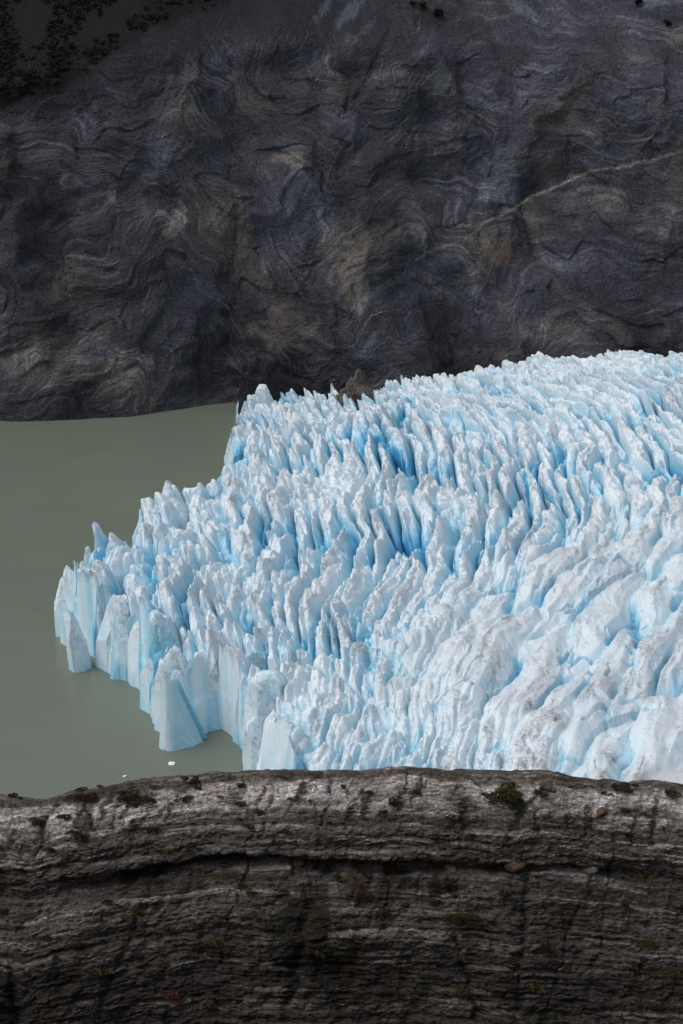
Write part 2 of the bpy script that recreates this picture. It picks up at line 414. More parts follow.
    for i, a_ in enumerate(pos_):
        X0 = np.interp(a_, arc, line[:, 0]); Y0 = np.interp(a_, arc, line[:, 1])
        X1 = np.interp(a_ + 1, arc, line[:, 0]); Y1 = np.interp(a_ + 1, arc, line[:, 1])
        tn = np.array([X1 - X0, Y1 - Y0]); tn /= np.linalg.norm(tn) + 1e-9; inn = np.array([tn[1], -tn[0]])
        if poly_sd(np.array([X0 + inn[0]]), np.array([Y0 + inn[1]]), poly)[0] < 0: inn = -inn
        dp = R.uniform(2.2, 5.0)
        if poly_sd(np.array([X0 + inn[0] * dp]), np.array([Y0 + inn[1] * dp]), poly)[0] < 1.3 or poly_sd(np.array([X0 + inn[0] * 9]), np.array([Y0 + inn[1] * 9]), poly)[0] < 3: continue
        tower(X0 + inn[0] * dp, Y0 + inn[1] * dp, R.uniform(3.6, 6.4), R.uniform(3.2, 5.0), R.uniform(13, 23) + 1.0 * dp, math.atan2(tn[1], tn[0]) + R.uniform(-.5, .5), 700 + i, R.uniform(.1, 1.0), (R.uniform(-.10, .10), R.uniform(-.06, .10)))
    for i, (a_, b_, hh_, r1, r2, an_) in enumerate([(180, 728, 25, 8.5, 6.5, .1), (205, 712, 26, 8, 6, -.3), (160, 708, 25, 6.5, 7, .5), (146, 682, 24, 7, 6, -.2), (122, 664, 24, 7.5, 6, .2), (100, 652, 25, 7, 6, -.1), (80, 632, 25, 6.5, 6, .2), (232, 720, 27, 7.5, 6, .3), (252, 738, 27, 7, 7, -.4), (272, 758, 27, 7, 7, .2), (66, 634, 19, 4.5, 5, .1)]):
        q = at_z(a_, b_, 0)
        tower(q[0], q[1] + 1.5, r1, r2, hh_, an_, 860 + i, R.uniform(.2, .9), (R.uniform(-.05, .05), R.uniform(.02, .10)))
    for i, (a_, b_, zt, r1, r2) in enumerate([(66, 596, 25, 3.5, 4), (85, 548, 25, 4, 5), (100, 538, 24, 3.5, 4), (146, 512, 24, 5, 5), (136, 520, 20, 4, 5), (170, 480, 25, 5, 5), (190, 485, 24, 4, 5), (230, 432, 24, 4, 8), (243, 392, 26, 5, 7), (262, 386, 27, 6, 7), (158, 506, 22, 4.5, 5), (114, 540, 24, 3.5, 5)]):
        q = at_z(a_, b_, zt)
        tower(q[0] + 3, q[1], r1, r2, zt + 1, R.uniform(-.4, .4) - .35, 800 + i, R.uniform(.1, .8), (-.10, 0))
make_glacier()

# ================================================================== MOUNTAIN
def mountain_xyz(x, t):
    """t = 0 at the water, metres up the profile"""
    y0 = base_line(x)
    left = sstep(120, -60, x)
    # lower cliff
    zc = np.interp(x, [-420, -173, -100, -30, 60, 200, 420], [120, 150, 166, 176, 168, 150, 150])
    m = .42 * left + .62 * (1 - left)     # dy per dz in the cliff
    zl = np.minimum(t, zc); yl = zl * m
    up = np.maximum(t - zc, 0)
    m2 = 1.75 * left + 1.15 * (1 - left)
    r = 14.
    upk = np.where(up < r, up * up / (2 * r), up - r / 2)        # soft shoulder
    z = zl + up
    y = y0 + yl + up * m + upk * (m2 - m)
    return y, z, zc
def make_mountain():
    nx, nt_ = 1350, 760
    xs = np.linspace(-420, 520, nx)
    ts = np.concatenate([np.linspace(-12, 215, 620), np.linspace(216.5, 560, nt_ - 620)])
    X, T = np.meshgrid(xs, ts, indexing='ij'); x = X.ravel(); t = T.ravel()
    y, z, zc = mountain_xyz(x, t)
    cliff = 1 - sstep(-8, 22, t - zc)
    # buttresses
    wx = fbm(x / 70, z / 60, 201, 3) * 26; wz = fbm(x / 60, z / 70, 205, 3) * 22
    big = fbm((x + wx) / 95, (z + wz) / 130, 211, 3)
    rd = ridged((x + wx * 1.3) / 42, (z + wz) / 75, 215, 5, .55)
    fine = fbm((x + wx) / 9, (z + wz) / 7, 221, 4, .6)
    rd2 = ridged((x + wx) / 13 + .3 * fbm(x / 9, z / 9, 7, 2), (z + 1.2 * wz) / 15, 225, 3, .6)
    left = sstep(120, -60, x)
    disp = (14 * big + 1.5 * rd + .25 * rd2 + .40 * fine) * (.28 + .72 * cliff) * sstep(-12, 12, t)
    # folded foliation: banding coordinate swept by large folds
    curl = 1.0 - .80 * sstep(20, 110, x + .5 * (z - 120))
    bandc = (z * .9 + .35 * x * curl + curl * (1.0 * wz + .8 * wx))
    arch = -78 * sstep(-66, -18, x + .12 * wx) + 50 * sstep(-10, 60, x) - .30 * np.maximum(0, -66 - x)
    bandc = bandc - arch * .9 * (.4 + .6 * sstep(230, 120, z))
    led = np.abs(((bandc / 7.0) % 1) - .5) * 2
    disp += .14 * led * (.3 + .7 * cliff) * sstep(-2, 8, t)
    scree = (1 - cliff) * left
    disp = disp * (1 - .75 * scree)
    cM = voro((x + .5 * wx) / 17, (z + .5 * wz) / 13, 65, .95)
    disp += (cM[3] * 17 * (_h(cM[0], cM[1], 1, 8) - .5) * .20 + cM[4] * 13 * (_h(cM[0], cM[1], 2, 8) - .5) * .20 + (_h(cM[0], cM[1], 3, 8) - .5) * .25) * (.2 + .8 * cliff) * (1 - .75 * scree) * sstep(-2, 8, t)
    # outward direction is towards the camera and up
    ny, nz = -.86, .5
    y2 = y + ny * disp; z2 = z + nz * disp * sstep(-4, 14, t); x2 = x + fbm(x / 25, z / 25, 231, 3) * 3.5 * cliff
    # ---------- colour, in metres on the face
    P, R_, _ = project(x2, y2, z2)          # used only to convert the survey of stains below into face coordinates
    base = np.array([.056, .057, .072])
    colr = np.ones((len(x), 3)) * base
    tone = fbm(x / 60, z / 45, 241, 4, .6)
    colr *= (1 + .38 * tone)[:, None]
    tan = sstep(.05, .85, fbm((x + wx) / 34, (z + wz) / 30, 251, 4, .6) + .25 * (rd - .4) - .1)
    tan = tan * (1 - scree)
    colr = colr * (1 - .75 * tan[:, None]) + np.array([.102, .092, .086]) * (.75 * tan[:, None])
    # stains, each given by its centre on the face in metres (x, height) and its radii
    def on_face(px, py):
        # where the line of sight meets the mean face
        lo, hi = 500., 1400.
        r = ray(px, py)
        for _i in range(50):
            mid = (lo + hi) / 2; k_ = mid / r[1]; xx = r[0] * k_; zz = H + r[2] * k_
            yy = float(mountain_xyz(np.array([xx]), np.array([zz]))[0][0])
            if yy > mid: lo = mid
            else: hi = mid
        return xx, zz
    def stain(px, py, rx, rz, c, a, s, ang=0):
        nonlocal colr
        X0, Z0 = on_face(px, py)
        RR = 2.2 * max(rx, rz)
        I = np.where((np.abs(x - X0) < RR) & (np.abs(z - Z0) < RR))[0]
        dx = (x[I] - X0); dz_ = (z[I] - Z0)
        ca, sa = math.cos(ang), math.sin(ang)
        q = np.sqrt(((dx * ca + dz_ * sa) / rx) ** 2 + ((-dx * sa + dz_ * ca) / rz) ** 2)
        q = q + .45 * fbm(x[I] / (rx * .7), z[I] / (rz * .7), s, 4, .6)
        mk = (a * sstep(1.1, .35, q))[:, None]
        colr[I] = colr[I] * (1 - mk) + np.array(c) * 1.35 * mk
    T1 = (.175, .155, .135); T2 = (.112, .101, .092); B1 = (.075, .085, .10); D = (.012, .012, .015)
    stain(355, 275, 10, 20, T1, .8, 301); stain(280, 325, 16, 13, T1, .7, 302); stain(330, 250, 7, 12, T2, .6, 303)
    stain(205, 225, 22, 26, T2, .65, 304); stain(290, 160, 9, 5, T1, .6, 305); stain(180, 115, 14, 6, T2, .6, 306)
    stain(60, 360, 30, 16, T2, .6, 307); stain(130, 370, 18, 12, T2, .5, 308); stain(500, 250, 13, 8, (.12, .085, .07), .6, 309)
    stain(560, 330, 22, 8, T2, .6, 310); stain(600, 200, 20, 12, T2, .45, 311); stain(415, 225, 10, 16, T2, .4, 312)
    stain(272, 378, 26, 15, (.006, .006, .008), .95, 340); stain(500, 180, 16, 17, (.085, .095, .115), .75, 313); stain(655, 165, 15, 8, (.075, .08, .095), .6, 314)
    stain(640, 330, 14, 14, D, .6, 315); stain(300, 290, 16, 40, D, .5, 316); stain(440, 330, 12, 20, D, .6, 317)
    stain(30, 190, 40, 14, D, .6, 318); stain(60, 250, 30, 10, D, .5, 319); stain(240, 310, 22, 8, (.02, .022, .03), .6, 320)
    stain(350, 12, 9, 9, B1, .6, 321, .6); stain(520, 8, 10, 8, B1, .55, 322, -.5); stain(440, 90, 8, 9, B1, .5, 323)
    stain(325, 8, 5, 8, B1, .5, 324, .8); stain(655, 3, 14, 5, (.11, .12, .14), .9, 325); stain(430, 15, 14, 7, (.02, .022, .012), .8, 326)
    # pale dyke crossing the face
    pts = [on_face(a, b) for a, b in [(740, 148), (683, 152), (640, 160), (590, 168), (560, 184), (530, 194), (505, 212), (470, 232), (445, 245), (415, 262)]]
    dd = np.full(len(x), 1e9); wob = 1.3 * fbm(x / 6, z / 6, 331, 3)
    for (a, b), (c, d_) in zip(pts[:-1], pts[1:]):
        ex, ez = c - a, d_ - b; L = ex * ex + ez * ez
        tt = np.clip(((x - a) * ex + (z - b) * ez) / L, 0, 1)
        dd = np.minimum(dd, np.hypot(x - a - tt * ex, z - b - tt * ez))
    mk = (sstep(1.15, .2, np.abs(dd + wob * .30)) * .8 * (.45 + .55 * sstep(-.4, .4, fbm(x / 8, z / 8, 333, 2))))[:, None]
    colr = colr * (1 - mk) + np.array([.27, .24, .20]) * mk
    # dark foliated scree behind the shoulder; scrub colour further up on the left
    sc = (scree * (1 - .0))[:, None]
    colr = colr * (1 - sc) + np.array([.026, .027, .036]) * (1 + .25 * fbm(x / 12, y / 18, 341, 4))[:, None] * sc
    stain(350, 12, 4, 15, (.10, .115, .14), .8, 321, -.75); stain(520, 8, 4, 14, (.10, .11, .13), .75, 322, .9); stain(325, 8, 3, 10, (.08, .095, .12), .7, 324, -.6); stain(365, 30, 3, 8, (.07, .08, .10), .6, 328, -.8)
    wl = np.interp(P, [-120, 0, 60, 110, 160, 215], [116, 112, 88, 60, 26, 6]) + 8 * fbm(x / 20, z / 20, 343, 3)
    wl = (sstep(8, -8, R_ - wl) * (.85 + .15 * sstep(-.4, .3, fbm(x / 26, y / 34, 601, 3))))[:, None] * (P < 230)[:, None]
    colr = colr * (1 - wl) + np.array([.0085, .0085, .0065]) * wl
    band = (.25 + .75 * sstep(-.3, .5, fbm(x / 40, z / 40, 351, 3))) * (1 - scree)
    fold = np.stack([x + 1.7 * wx, y * 0, z + 2.3 * wz], 1)
    # material
    M = NT('folded_gneiss'); p = M.pos()
    c = M.attr('tint', 'Color'); bc = M.attr('bandc')
    b1 = M.noise(M.mapping(M.attr('fold', 'Color'), (10, 10, 10)), 5.0, 5, .62, .9)
    # bands: warp the band coordinate with 3-D noise, then stripe it
    wv = M.math('ADD', bc, M.math('MULTIPLY', M.noise(p, .035, 5, .55), 20.0))
    cmb = M.n('ShaderNodeCombineXYZ'); M.l(wv, cmb.inputs[0])
    st1 = M.noise(cmb.outputs[0], .20, 4, .75)
    st2 = M.noise(M.vmath('ADD', cmb.outputs[0], M.vmath('SCALE', p, scale=.08)), .55, 3, .7)
    s = M.math('ADD', M.math('MULTIPLY', st1, .6), M.math('MULTIPLY', st2, .4))
    s = M.ramp(s, [(.38, 0.0), (.50, .28), (.60, 1.0)])
    s_ = M.ramp(st2, [(.54, 0.0), (.63, 1.0)])
    mod = M.math('MULTIPLY', s, M.attr('band'))
    line = M.math('MULTIPLY', M.math('MULTIPLY', s_, M.attr('band')), M.ramp(M.noise(p, .09, 6, .7), [(.45, 0.0), (.62, 1.0)]))
    patch = M.ramp(M.noise(p, .05, 5, .65), [(.35, .2), (.62, 1.0)])
    mod = M.math('MULTIPLY', mod, patch)
    g = M.math('ADD', .60, M.math('MULTIPLY', mod, 2.2))
    gr = M.ramp(M.noise(p, .9, 7, .75), [(.28, .35), (.72, 1.85)])
    g = M.math('MULTIPLY', g, gr)
    gg = M.n('ShaderNodeCombineXYZ')
    for i in range(3): M.l(g, gg.inputs[i])
    col = M.mix(1.0, c, gg.outputs[0], 'MULTIPLY')
    col = M.mix(M.math('MULTIPLY', line, .85), col, (.19, .175, .16))
    spk = M.ramp(M.noise(p, 1.6, 5, .8), [(.66, 0.0), (.74, 1.0)])
    col = M.mix(M.math('MULTIPLY', spk, .22), col, (.17, .16, .15))
    hh = M.math('ADD', M.math('MULTIPLY', s, .6), M.noise(p, .55, 9, .72))
    v_ = M.n('ShaderNodeTexVoronoi', feature='DISTANCE_TO_EDGE'); v_.inputs['Scale'].default_value = .16
    M.l(M.vmath('ADD', p, M.vmath('SCALE', M.noise(p, .12, 4, .6, out=1), scale=9)), v_.inputs['Vector'])
    hh = M.math('ADD', hh, M.math('MULTIPLY', M.ramp(v_.outputs['Distance'], [(0, 0.0), (.09, 1.0)]), .45))
    M.bump(hh, 1.1, .9)
    mat = M.fin(col, .85, .18)
    o = mesh_np('mountain', np.stack([x2, y2, z2], 1), grid_quads(nx, nt_),
                dict(tint=np.clip(colr, .002, 1), bandc=bandc, band=band, fold=fold * .002), mat)
    tag(o, 'dark slate mountainside of folded banded rock rising behind the glacier and lake', 'mountain', kind='structure')
    return on_face, np.stack([x2, y2, z2], 1)
on_face, MT = make_mountain()

# ================================================================== FOREGROUND ROCK
CREST = [(-120, 806), (0, 797), (40, 800), (70, 793), (100, 789), (150, 784), (200, 780), (260, 776), (340, 771), (440, 768), (520, 768), (545, 771), (570, 775), (600, 780), (683, 788), (800, 796)]
def crest_world(px, py, y=30.0):
    r = ray(px, py); k = y / r[1]; return r[0] * k, H + r[2] * k
CW = np.array([crest_world(a, b) for a, b in CREST])
# profile: (arc position, y offset from crest, z offset from crest)
PROF = np.array([(45, -187), (32, -120), (18, -55), (9, -22), (4, -7.5), (1.9, -2.6), (.9, -.75), (.35, -.12), (0, 0), (-.45, -.12), (-1.0, -.42), (-1.45, -.78), (-1.62, -1.15), (-1.70, -1.55),
                 (-1.85, -1.72), (-2.2, -1.95), (-2.75, -2.6), (-3.2, -3.3), (-3.7, -4.15), (-4.5, -5.4), (-6, -7.8), (-9, -11), (-14, -13.5), (-20, -11), (-26, -4), (-30, 14.5), (-34, 15.6), (-60, 17)])
def make_rock():
    seg = np.hypot(np.diff(PROF[:, 0]), np.diff(PROF[:, 1])); arc = np.concatenate([[0], np.cumsum(seg)])
    i0 = arc[8]   # crest
    fine0, fine1 = i0 - 1.2, i0 + 6.5
    ss = np.concatenate([np.linspace(0, fine0, 120)[:-1], np.linspace(fine0, fine1, 640), np.linspace(fine1, arc[-1], 120)[1:]])
    xs = np.concatenate([np.linspace(-60, -9.8, 100)[:-1], np.linspace(-9.8, 9.8, 1150), np.linspace(9.8, 60, 100)[1:]])
    nx, ns = len(xs), len(ss)
    X, Sg = np.meshgrid(xs, ss, indexing='ij'); x = X.ravel(); s = Sg.ravel()
    # smooth the profile a little
    py_ = np.interp(ss, arc, PROF[:, 0]); pz_ = np.interp(ss, arc, PROF[:, 1])
    ty = np.gradient(py_, ss); tz = np.gradient(pz_, ss)
    cy = np.interp(s, ss, py_); cz = np.interp(s, ss, pz_)
    ker = 9
    tys = np.convolve(np.pad(ty, ker, mode='edge'), np.ones(2 * ker + 1) / (2 * ker + 1), 'valid')
    tzs = np.convolve(np.pad(tz, ker, mode='edge'), np.ones(2 * ker + 1) / (2 * ker + 1), 'valid')
    L = np.hypot(tys, tzs); ny = np.interp(s, ss, tzs / L); nz = np.interp(s, ss, -tys / L)   # outward: up at the crest
    zcr = np.interp(x, CW[:, 0], CW[:, 1])
    zcr = zcr + .05 * fbm(x / 1.1, x * 0 + 3.3, 401, 4)
    # lateral undulation of the whole ledge
    und = .35 * fbm(x / 7, x * 0, 403, 2)
    y = 30 + cy + und; z = zcr + cz
    q = s - i0                      # metres down the front face from the crest (negative = behind)
    # strata coordinate, nearly level, gently wavy
    wob = .10 * fbm(x / 4.5, q / 3, 411, 3) + .018 * fbm(x / .5, q / .3, 415, 3)
    sc = q + wob - .012 * x
    def layer(freq, seed):
        a = sc * freq; i = np.floor(a); f = a - i
        r0 = _h(i, i * 0 + np.floor(x / 6 + .7 * fbm(x / 3, sc, 5, 1)), 0, seed) ; r1 = _h(i + 1, i * 0 + np.floor(x / 6), 0, seed)
        r0 = _h(i, i * 0, 0, seed); r1 = _h(i + 1, i * 0, 0, seed)
        return r0 + (r1 - r0) * sstep(.82, 1, f), r0, f
    lA, _, _ = layer(1.7, 1); lB, rb, fb = layer(5.5, 2); lC, _, _ = layer(15, 3)
    persist = .35 + .65 * sstep(-.3, .4, fbm(x / 3.0, sc / .5, 421, 3))
    disp = .09 * (lA - .5) + .05 * (lB - .5) * persist + .05 * (lC - .5) * persist
    disp += .13 * fbm(x / 2.2, q / 1.1, 437, 3) + .08 * fbm(x / 1.0, q / .5, 431, 6, .66) - .05 * np.maximum(0, ridged(x / .5, q / .22, 435, 3, .6) - .5) + .22 * fbm(x / 5, q / 2.5, 433, 2)
    # main undercut ledge about 1.9 m below the crest
    uc = np.interp(x, [-9, -5.5, -2.5, 0, 2.2, 4, 8], [2.5, 2.5, 2.3, 2.5, 2.55, 2.45, 2.4]) + .07 * fbm(x / .9, x * 0 + 8, 441, 3)
    ucs = np.interp(x, [-9, -6.8, -5.8, -3.4, 2.0, 2.8, 4.2, 6, 9], [.05, .1, .9, 1.0, .9, .45, .6, .25, .1]) * (.75 + .5 * fbm(x / 1.4, x * 0 + 2, 443, 2))
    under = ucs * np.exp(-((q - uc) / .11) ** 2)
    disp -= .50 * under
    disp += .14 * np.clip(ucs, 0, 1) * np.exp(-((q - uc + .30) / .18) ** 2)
    # secondary thin recesses
    for (qc, a, sd_) in [(3.02, .16, 1), (3.95, .2, 2), (4.75, .22, 3), (1.35, .06, 4), (5.4, .2, 5)]:
        cc = qc + .10 * fbm(x / 2.2, x * 0 + sd_, 450 + sd_, 3)
        am = sstep(-.15, .45, fbm(x / 2.6, x * 0 + sd_ * 3, 460 + sd_, 3))
        disp -= .55 * a * am * np.exp(-((q - cc) / .045) ** 2)
        disp += a * .25 * am * np.exp(-((q - cc - .10) / .07) ** 2)
    # steep cracks and joints
    crk = np.zeros_like(x)
    for (x0, q0, q1, sl_, wd, a) in [(-6.9, .2, 1.7, -.35, .06, .16), (-6.2, .3, 1.3, .3, .05, .10), (-4.2, 2.1, 6, -.42, .07, .16), (-5.3, .25, 1.6, -.3, .05, .10), (-3.9, .3, 1.2, -.4, .04, .07),
                                     (-.2, .2, 1.9, -.22, .05, .12), (2.9, .8, 2.0, -.1, .06, .16), (4.8, .5, 1.6, -.25, .05, .10), (.45, .6, 1.3, -.35, .06, .12), (2.6, 3.9, 6, .25, .08, .2), (4.3, 2.6, 5.6, -.12, .08, .18),
                                     (-.7, 2.8, 6, -.18, .12, .25), (-7.6, 4.2, 6.3, .1, .07, .2), (1.2, 2.2, 3.9, -.15, .05, .12), (5.6, 3.2, 6, -.4, .05, .16), (-2.2, 2.4, 5, -.3, .04, .10), (6.6, 1.0, 5, -.2, .05, .10), (-1.6, .4, 1.7, -.25, .03, .08)]:
        xc = x0 + sl_ * (q - q0) + .12 * fbm(q / .5, x * 0 + x0, 470, 3)
        mk = sstep(q0 - .15, q0 + .15, q) * sstep(q1 + .3, q1 - .2, q) * np.exp(-((x - xc) / (wd * (1.2 + .9 * fbm(x / .4, q / .3, 479, 2)))) ** 2)
        disp -= .40 * a * mk; crk = np.maximum(crk, mk * (.35 + .65 * sstep(-.3, .3, fbm(x / .5, q / .35, 477, 3))))
    # chipped small joints on the pale band
    ch = voro(x / .30 + .3 * q + .25 * fbm(x / .3, q / .3, 481, 2), sc / .42, 77)
    disp += (_h(ch[0], ch[1], 4, 4) - .5) * .06 - .012 * (1 - np.clip(ch[2] / .06, 0, 1))
    face = sstep(-1.6, -.2, q) * sstep(45, 30, q)
    grow = np.clip(1 + .0 * q, 0, 1)
    disp = disp * (.35 + .65 * face) * (.35 + .65 * sstep(-.2, .35, q)) 
    far = sstep(8, 20, np.abs(q)); disp = disp + far * 1.5 * fbm(x / 8, q / 8, 491, 4) * sstep(2, 12, np.abs(q))
    y2 = y + ny * disp; z2 = z + nz * disp; x2 = x + .03 * fbm(x / .4, q / .4, 495, 2)
    # colour
    lt = layer(5.2, 9)[0] * .5 + layer(15, 12)[0] * .5
    pale = sstep(.15, .55, q) * sstep(1.35, 1.0, q + .12 * fbm(x / 1.5, q, 501, 3))
    pale = pale * (.4 + .6 * sstep(-.4, .3, fbm(x / 1.8, q / .5, 503, 4)))
    tone = .040 + .11 * lt * lt * (.3 + .7 * persist)
    streak = sstep(.66, .8, layer(12, 21)[0]) * sstep(-.1, .45, fbm(x / 2.2, sc / .35, 507, 4))
    tone = tone + .11 * streak
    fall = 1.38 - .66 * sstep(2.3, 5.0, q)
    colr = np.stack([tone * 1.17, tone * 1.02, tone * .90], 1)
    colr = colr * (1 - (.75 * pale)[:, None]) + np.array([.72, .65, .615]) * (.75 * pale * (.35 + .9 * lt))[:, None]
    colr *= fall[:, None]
    colr = np.minimum(colr, .6)
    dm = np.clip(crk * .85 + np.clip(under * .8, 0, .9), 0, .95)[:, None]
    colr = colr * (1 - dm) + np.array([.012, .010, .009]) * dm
    # lichen / stain patches (brown, olive, black water marks), by position along the face
    stains = [(-7.7, 3.0, .9, .16, (.035, .024, .010), .8), (-3.0, 2.75, .8, .14, (.035, .024, .010), .7), (-.9, 3.9, .9, 1.3, (.008, .008, .006), .85), (2.4, 1.9, .25, .22, (.05, .03, .022), .8),
              (.35, 2.75, .28, .5, (.055, .032, .012), .75), (2.3, 2.95, .5, .28, (.007, .007, .007), .9), (1.3, 3.1, .7, .5, (.022, .02, .010), .6), (3.0, 3.7, .25, .8, (.05, .028, .014), .7),
              (5.2, 3.6, .7, .25, (.06, .045, .018), .6), (-6.2, .9, .22, .6, (.03, .02, .015), .7), (.55, .9, .16, .35, (.02, .012, .010), .85), (4.9, .55, .35, .25, (.045, .03, .018), .6), (4.2, 1.0, .2, .16, (.05, .03, .025), .8),
              (-5.0, .45, .7, .2, (.022, .02, .010), .6), (2.8, 1.0, .35, .5, (.02, .018, .009), .7), (-.15, 4.9, .6, .6, (.006, .006, .005), .8), (-7.8, 5.0, .3, .9, (.008, .007, .007), .8), (6.8, .8, .5, .3, (.05, .035, .02), .5), (-2.6, 1.0, .3, .5, (.03, .02, .015), .5)]
    for i, (a, b, rx, rq, c, al) in enumerate(stains):
        I = np.where((np.abs(x - a) < 2.2 * rx) & (np.abs(q - b) < 2.2 * rq))[0]
        dd = np.sqrt(((x[I] - a) / rx) ** 2 + ((q[I] - b) / rq) ** 2) + .55 * fbm(x[I] / .35, q[I] / .3, 520 + i, 4, .6)
        mk = (al * sstep(1.15, .5, dd))[:, None]
        colr[I] = colr[I] * (1 - mk) + np.array(c) * mk
    Rs = np.random.RandomState(4)
    for i in range(46):
        a = Rs.uniform(-8, 8); b = Rs.uniform(.3, 1.4) if i < 26 else Rs.uniform(2.3, 5.6); ln = Rs.uniform(.25, .7) * (1 if i < 26 else 1.5); wd = Rs.uniform(.04, .13) * (1 if i < 26 else 1.6); tl = Rs.uniform(-.75, -.15)
        I = np.where((np.abs(x - a) < 1.8) & (np.abs(q - b) < 2 * ln))[0]
        dq = q[I] - b
        dd = np.sqrt(((x[I] - a - tl * dq + .10 * fbm(x[I] / .4, q[I] / .25, 560 + i, 3)) / wd) ** 2 + (dq / ln) ** 2) + .5 * fbm(x[I] / .15, q[I] / .15, 600 + i, 3, .6)
        c_ = [(.020, .014, .009), (.034, .022, .013), (.012, .011, .009), (.045, .026, .014)][Rs.randint(4)]
        mk = (.75 * sstep(1.2, .4, dd))[:, None]
        colr[I] = colr[I] * (1 - mk) + np.array(c_) * mk
    # reddish brown heath crust along the very crest
    cr = sstep(.30, .05, np.abs(q - .02) + .18 * fbm(x / .6, q / .2, 541, 3)) * sstep(-.3, .3, fbm(x / 1.6, x * 0, 543, 3)) * .7
    colr = colr * (1 - cr[:, None]) + np.array([.05, .038, .026]) * cr[:, None]
    M = NT('banded_gneiss'); p = M.pos()
    c = M.attr('tint', 'Color'); sq = M.attr('strata')
    cmb = M.n('ShaderNodeCombineXYZ'); M.l(sq, cmb.inputs[2])
    px_ = M.n('ShaderNodeSeparateXYZ'); M.l(p, px_.inputs[0]); M.l(M.math('MULTIPLY', px_.outputs[0], .045), cmb.inputs[0])
    s1 = M.noise(cmb.outputs[0], 15, 5, .75)
    s2 = M.ramp(s1, [(.36, .45), (.5, .9), (.64, 1.9)])
    brk = M.ramp(M.noise(M.mapping(p, (1, 1, 2.5)), 2.2, 6, .7), [(.42, 0.05), (.58, 1.0)])
    one = (1, 1, 1)
    k1 = M.mix(brk, one, s2)
    g1 = M.ramp(M.noise(M.mapping(p, (1, 1, 2.6)), 9, 8, .8), [(.30, .30), (.5, .95), (.68, 2.3)])
    g2 = M.ramp(M.noise(M.mapping(p, (1, 1, 1.6)), 30, 5, .8), [(.32, .50), (.5, .95), (.68, 1.9)])
    gr = M.mix(1.0, g1, g2, 'MULTIPLY')
    col = M.mix(1.0, M.mix(1.0, c, k1, 'MULTIPLY'), gr, 'MULTIPLY')
    lich = M.ramp(M.noise(p, 9, 5, .7), [(.64, 0.0), (.70, 1.0)])
    col = M.mix(M.math('MULTIPLY', lich, .30), col, (.16, .155, .145))
    moss = M.ramp(M.noise(p, 1.5, 7, .72), [(.60, 0.0), (.70, 1.0)])
    col = M.mix(M.math('MULTIPLY', moss, .45), col, (.028, .024, .012))
    hh = M.math('ADD', M.math('MULTIPLY', s1, .25), M.math('MULTIPLY', M.noise(M.mapping(p, (1, 1, 1.5)), 8, 10, .8), 1.3))
    M.bump(hh, .10, .85)
    mat = M.fin(col, .85, .2)
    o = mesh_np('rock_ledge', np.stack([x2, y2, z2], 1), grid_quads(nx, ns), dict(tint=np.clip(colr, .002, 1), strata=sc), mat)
    # face normals up
    tag(o, 'dark banded rock ledge across the foreground with pale quartz layers and cracks', 'rock ledge', kind='structure')
    me = o.data
    N_ = np.stack([x * 0, ny, nz], 1)
    return np.stack([x2, y2, z2], 1), N_, q
RK, RKN, RKQ = make_rock()

# ================================================================== THINGS ON THE ROCK, THE MOUNTAIN AND THE WATER
RPX, RPY, _ = project(RK[:, 0], RK[:, 1], RK[:, 2])
MPX, MPY, _ = project(MT[:, 0], MT[:, 1], MT[:, 2])
RSEL = np.where((RKQ > -.25) & (RKQ < 6.5) & (np.abs(RK[:, 0]) < 10))[0]
def on_rock(px, py):
    k = RSEL[np.argmin((RPX[RSEL] - px) ** 2 + (RPY[RSEL] - py) ** 2)]
    return RK[k].copy(), RKN[k].copy()
def on_mountain(px, py):
    dd = (MPX - px) ** 2 + (MPY - py) ** 2
    return MT[int(np.argmin(dd + .00002 * MT[:, 1] ** 2))].copy()
def plant_mat(name, a, b, rough=.8):
    M = NT(name); t = M.attr('shade')
    M.put(M.b.inputs['Subsurface Weight'], 0.0)
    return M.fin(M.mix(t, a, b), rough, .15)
MOSS = plant_mat('olive_moss', (.010, .011, .004), (.060, .060, .018))
HEATH = plant_mat('brown_heath', (.014, .009, .006), (.075, .048, .026))
GREEN = plant_mat('green_leaves', (.012, .018, .006), (.050, .066, .020))
RED = plant_mat('red_leaves', (.035, .010, .006), (.16, .045, .025))
YEL = plant_mat('yellow_moss', (.028, .023, .008), (.085, .068, .022))
TREE = plant_mat('dark_tree_leaves', (.004, .006, .004), (.016, .019, .010))
STEM = plant_mat('woody_stem', (.02, .015, .010), (.04, .03, .02))
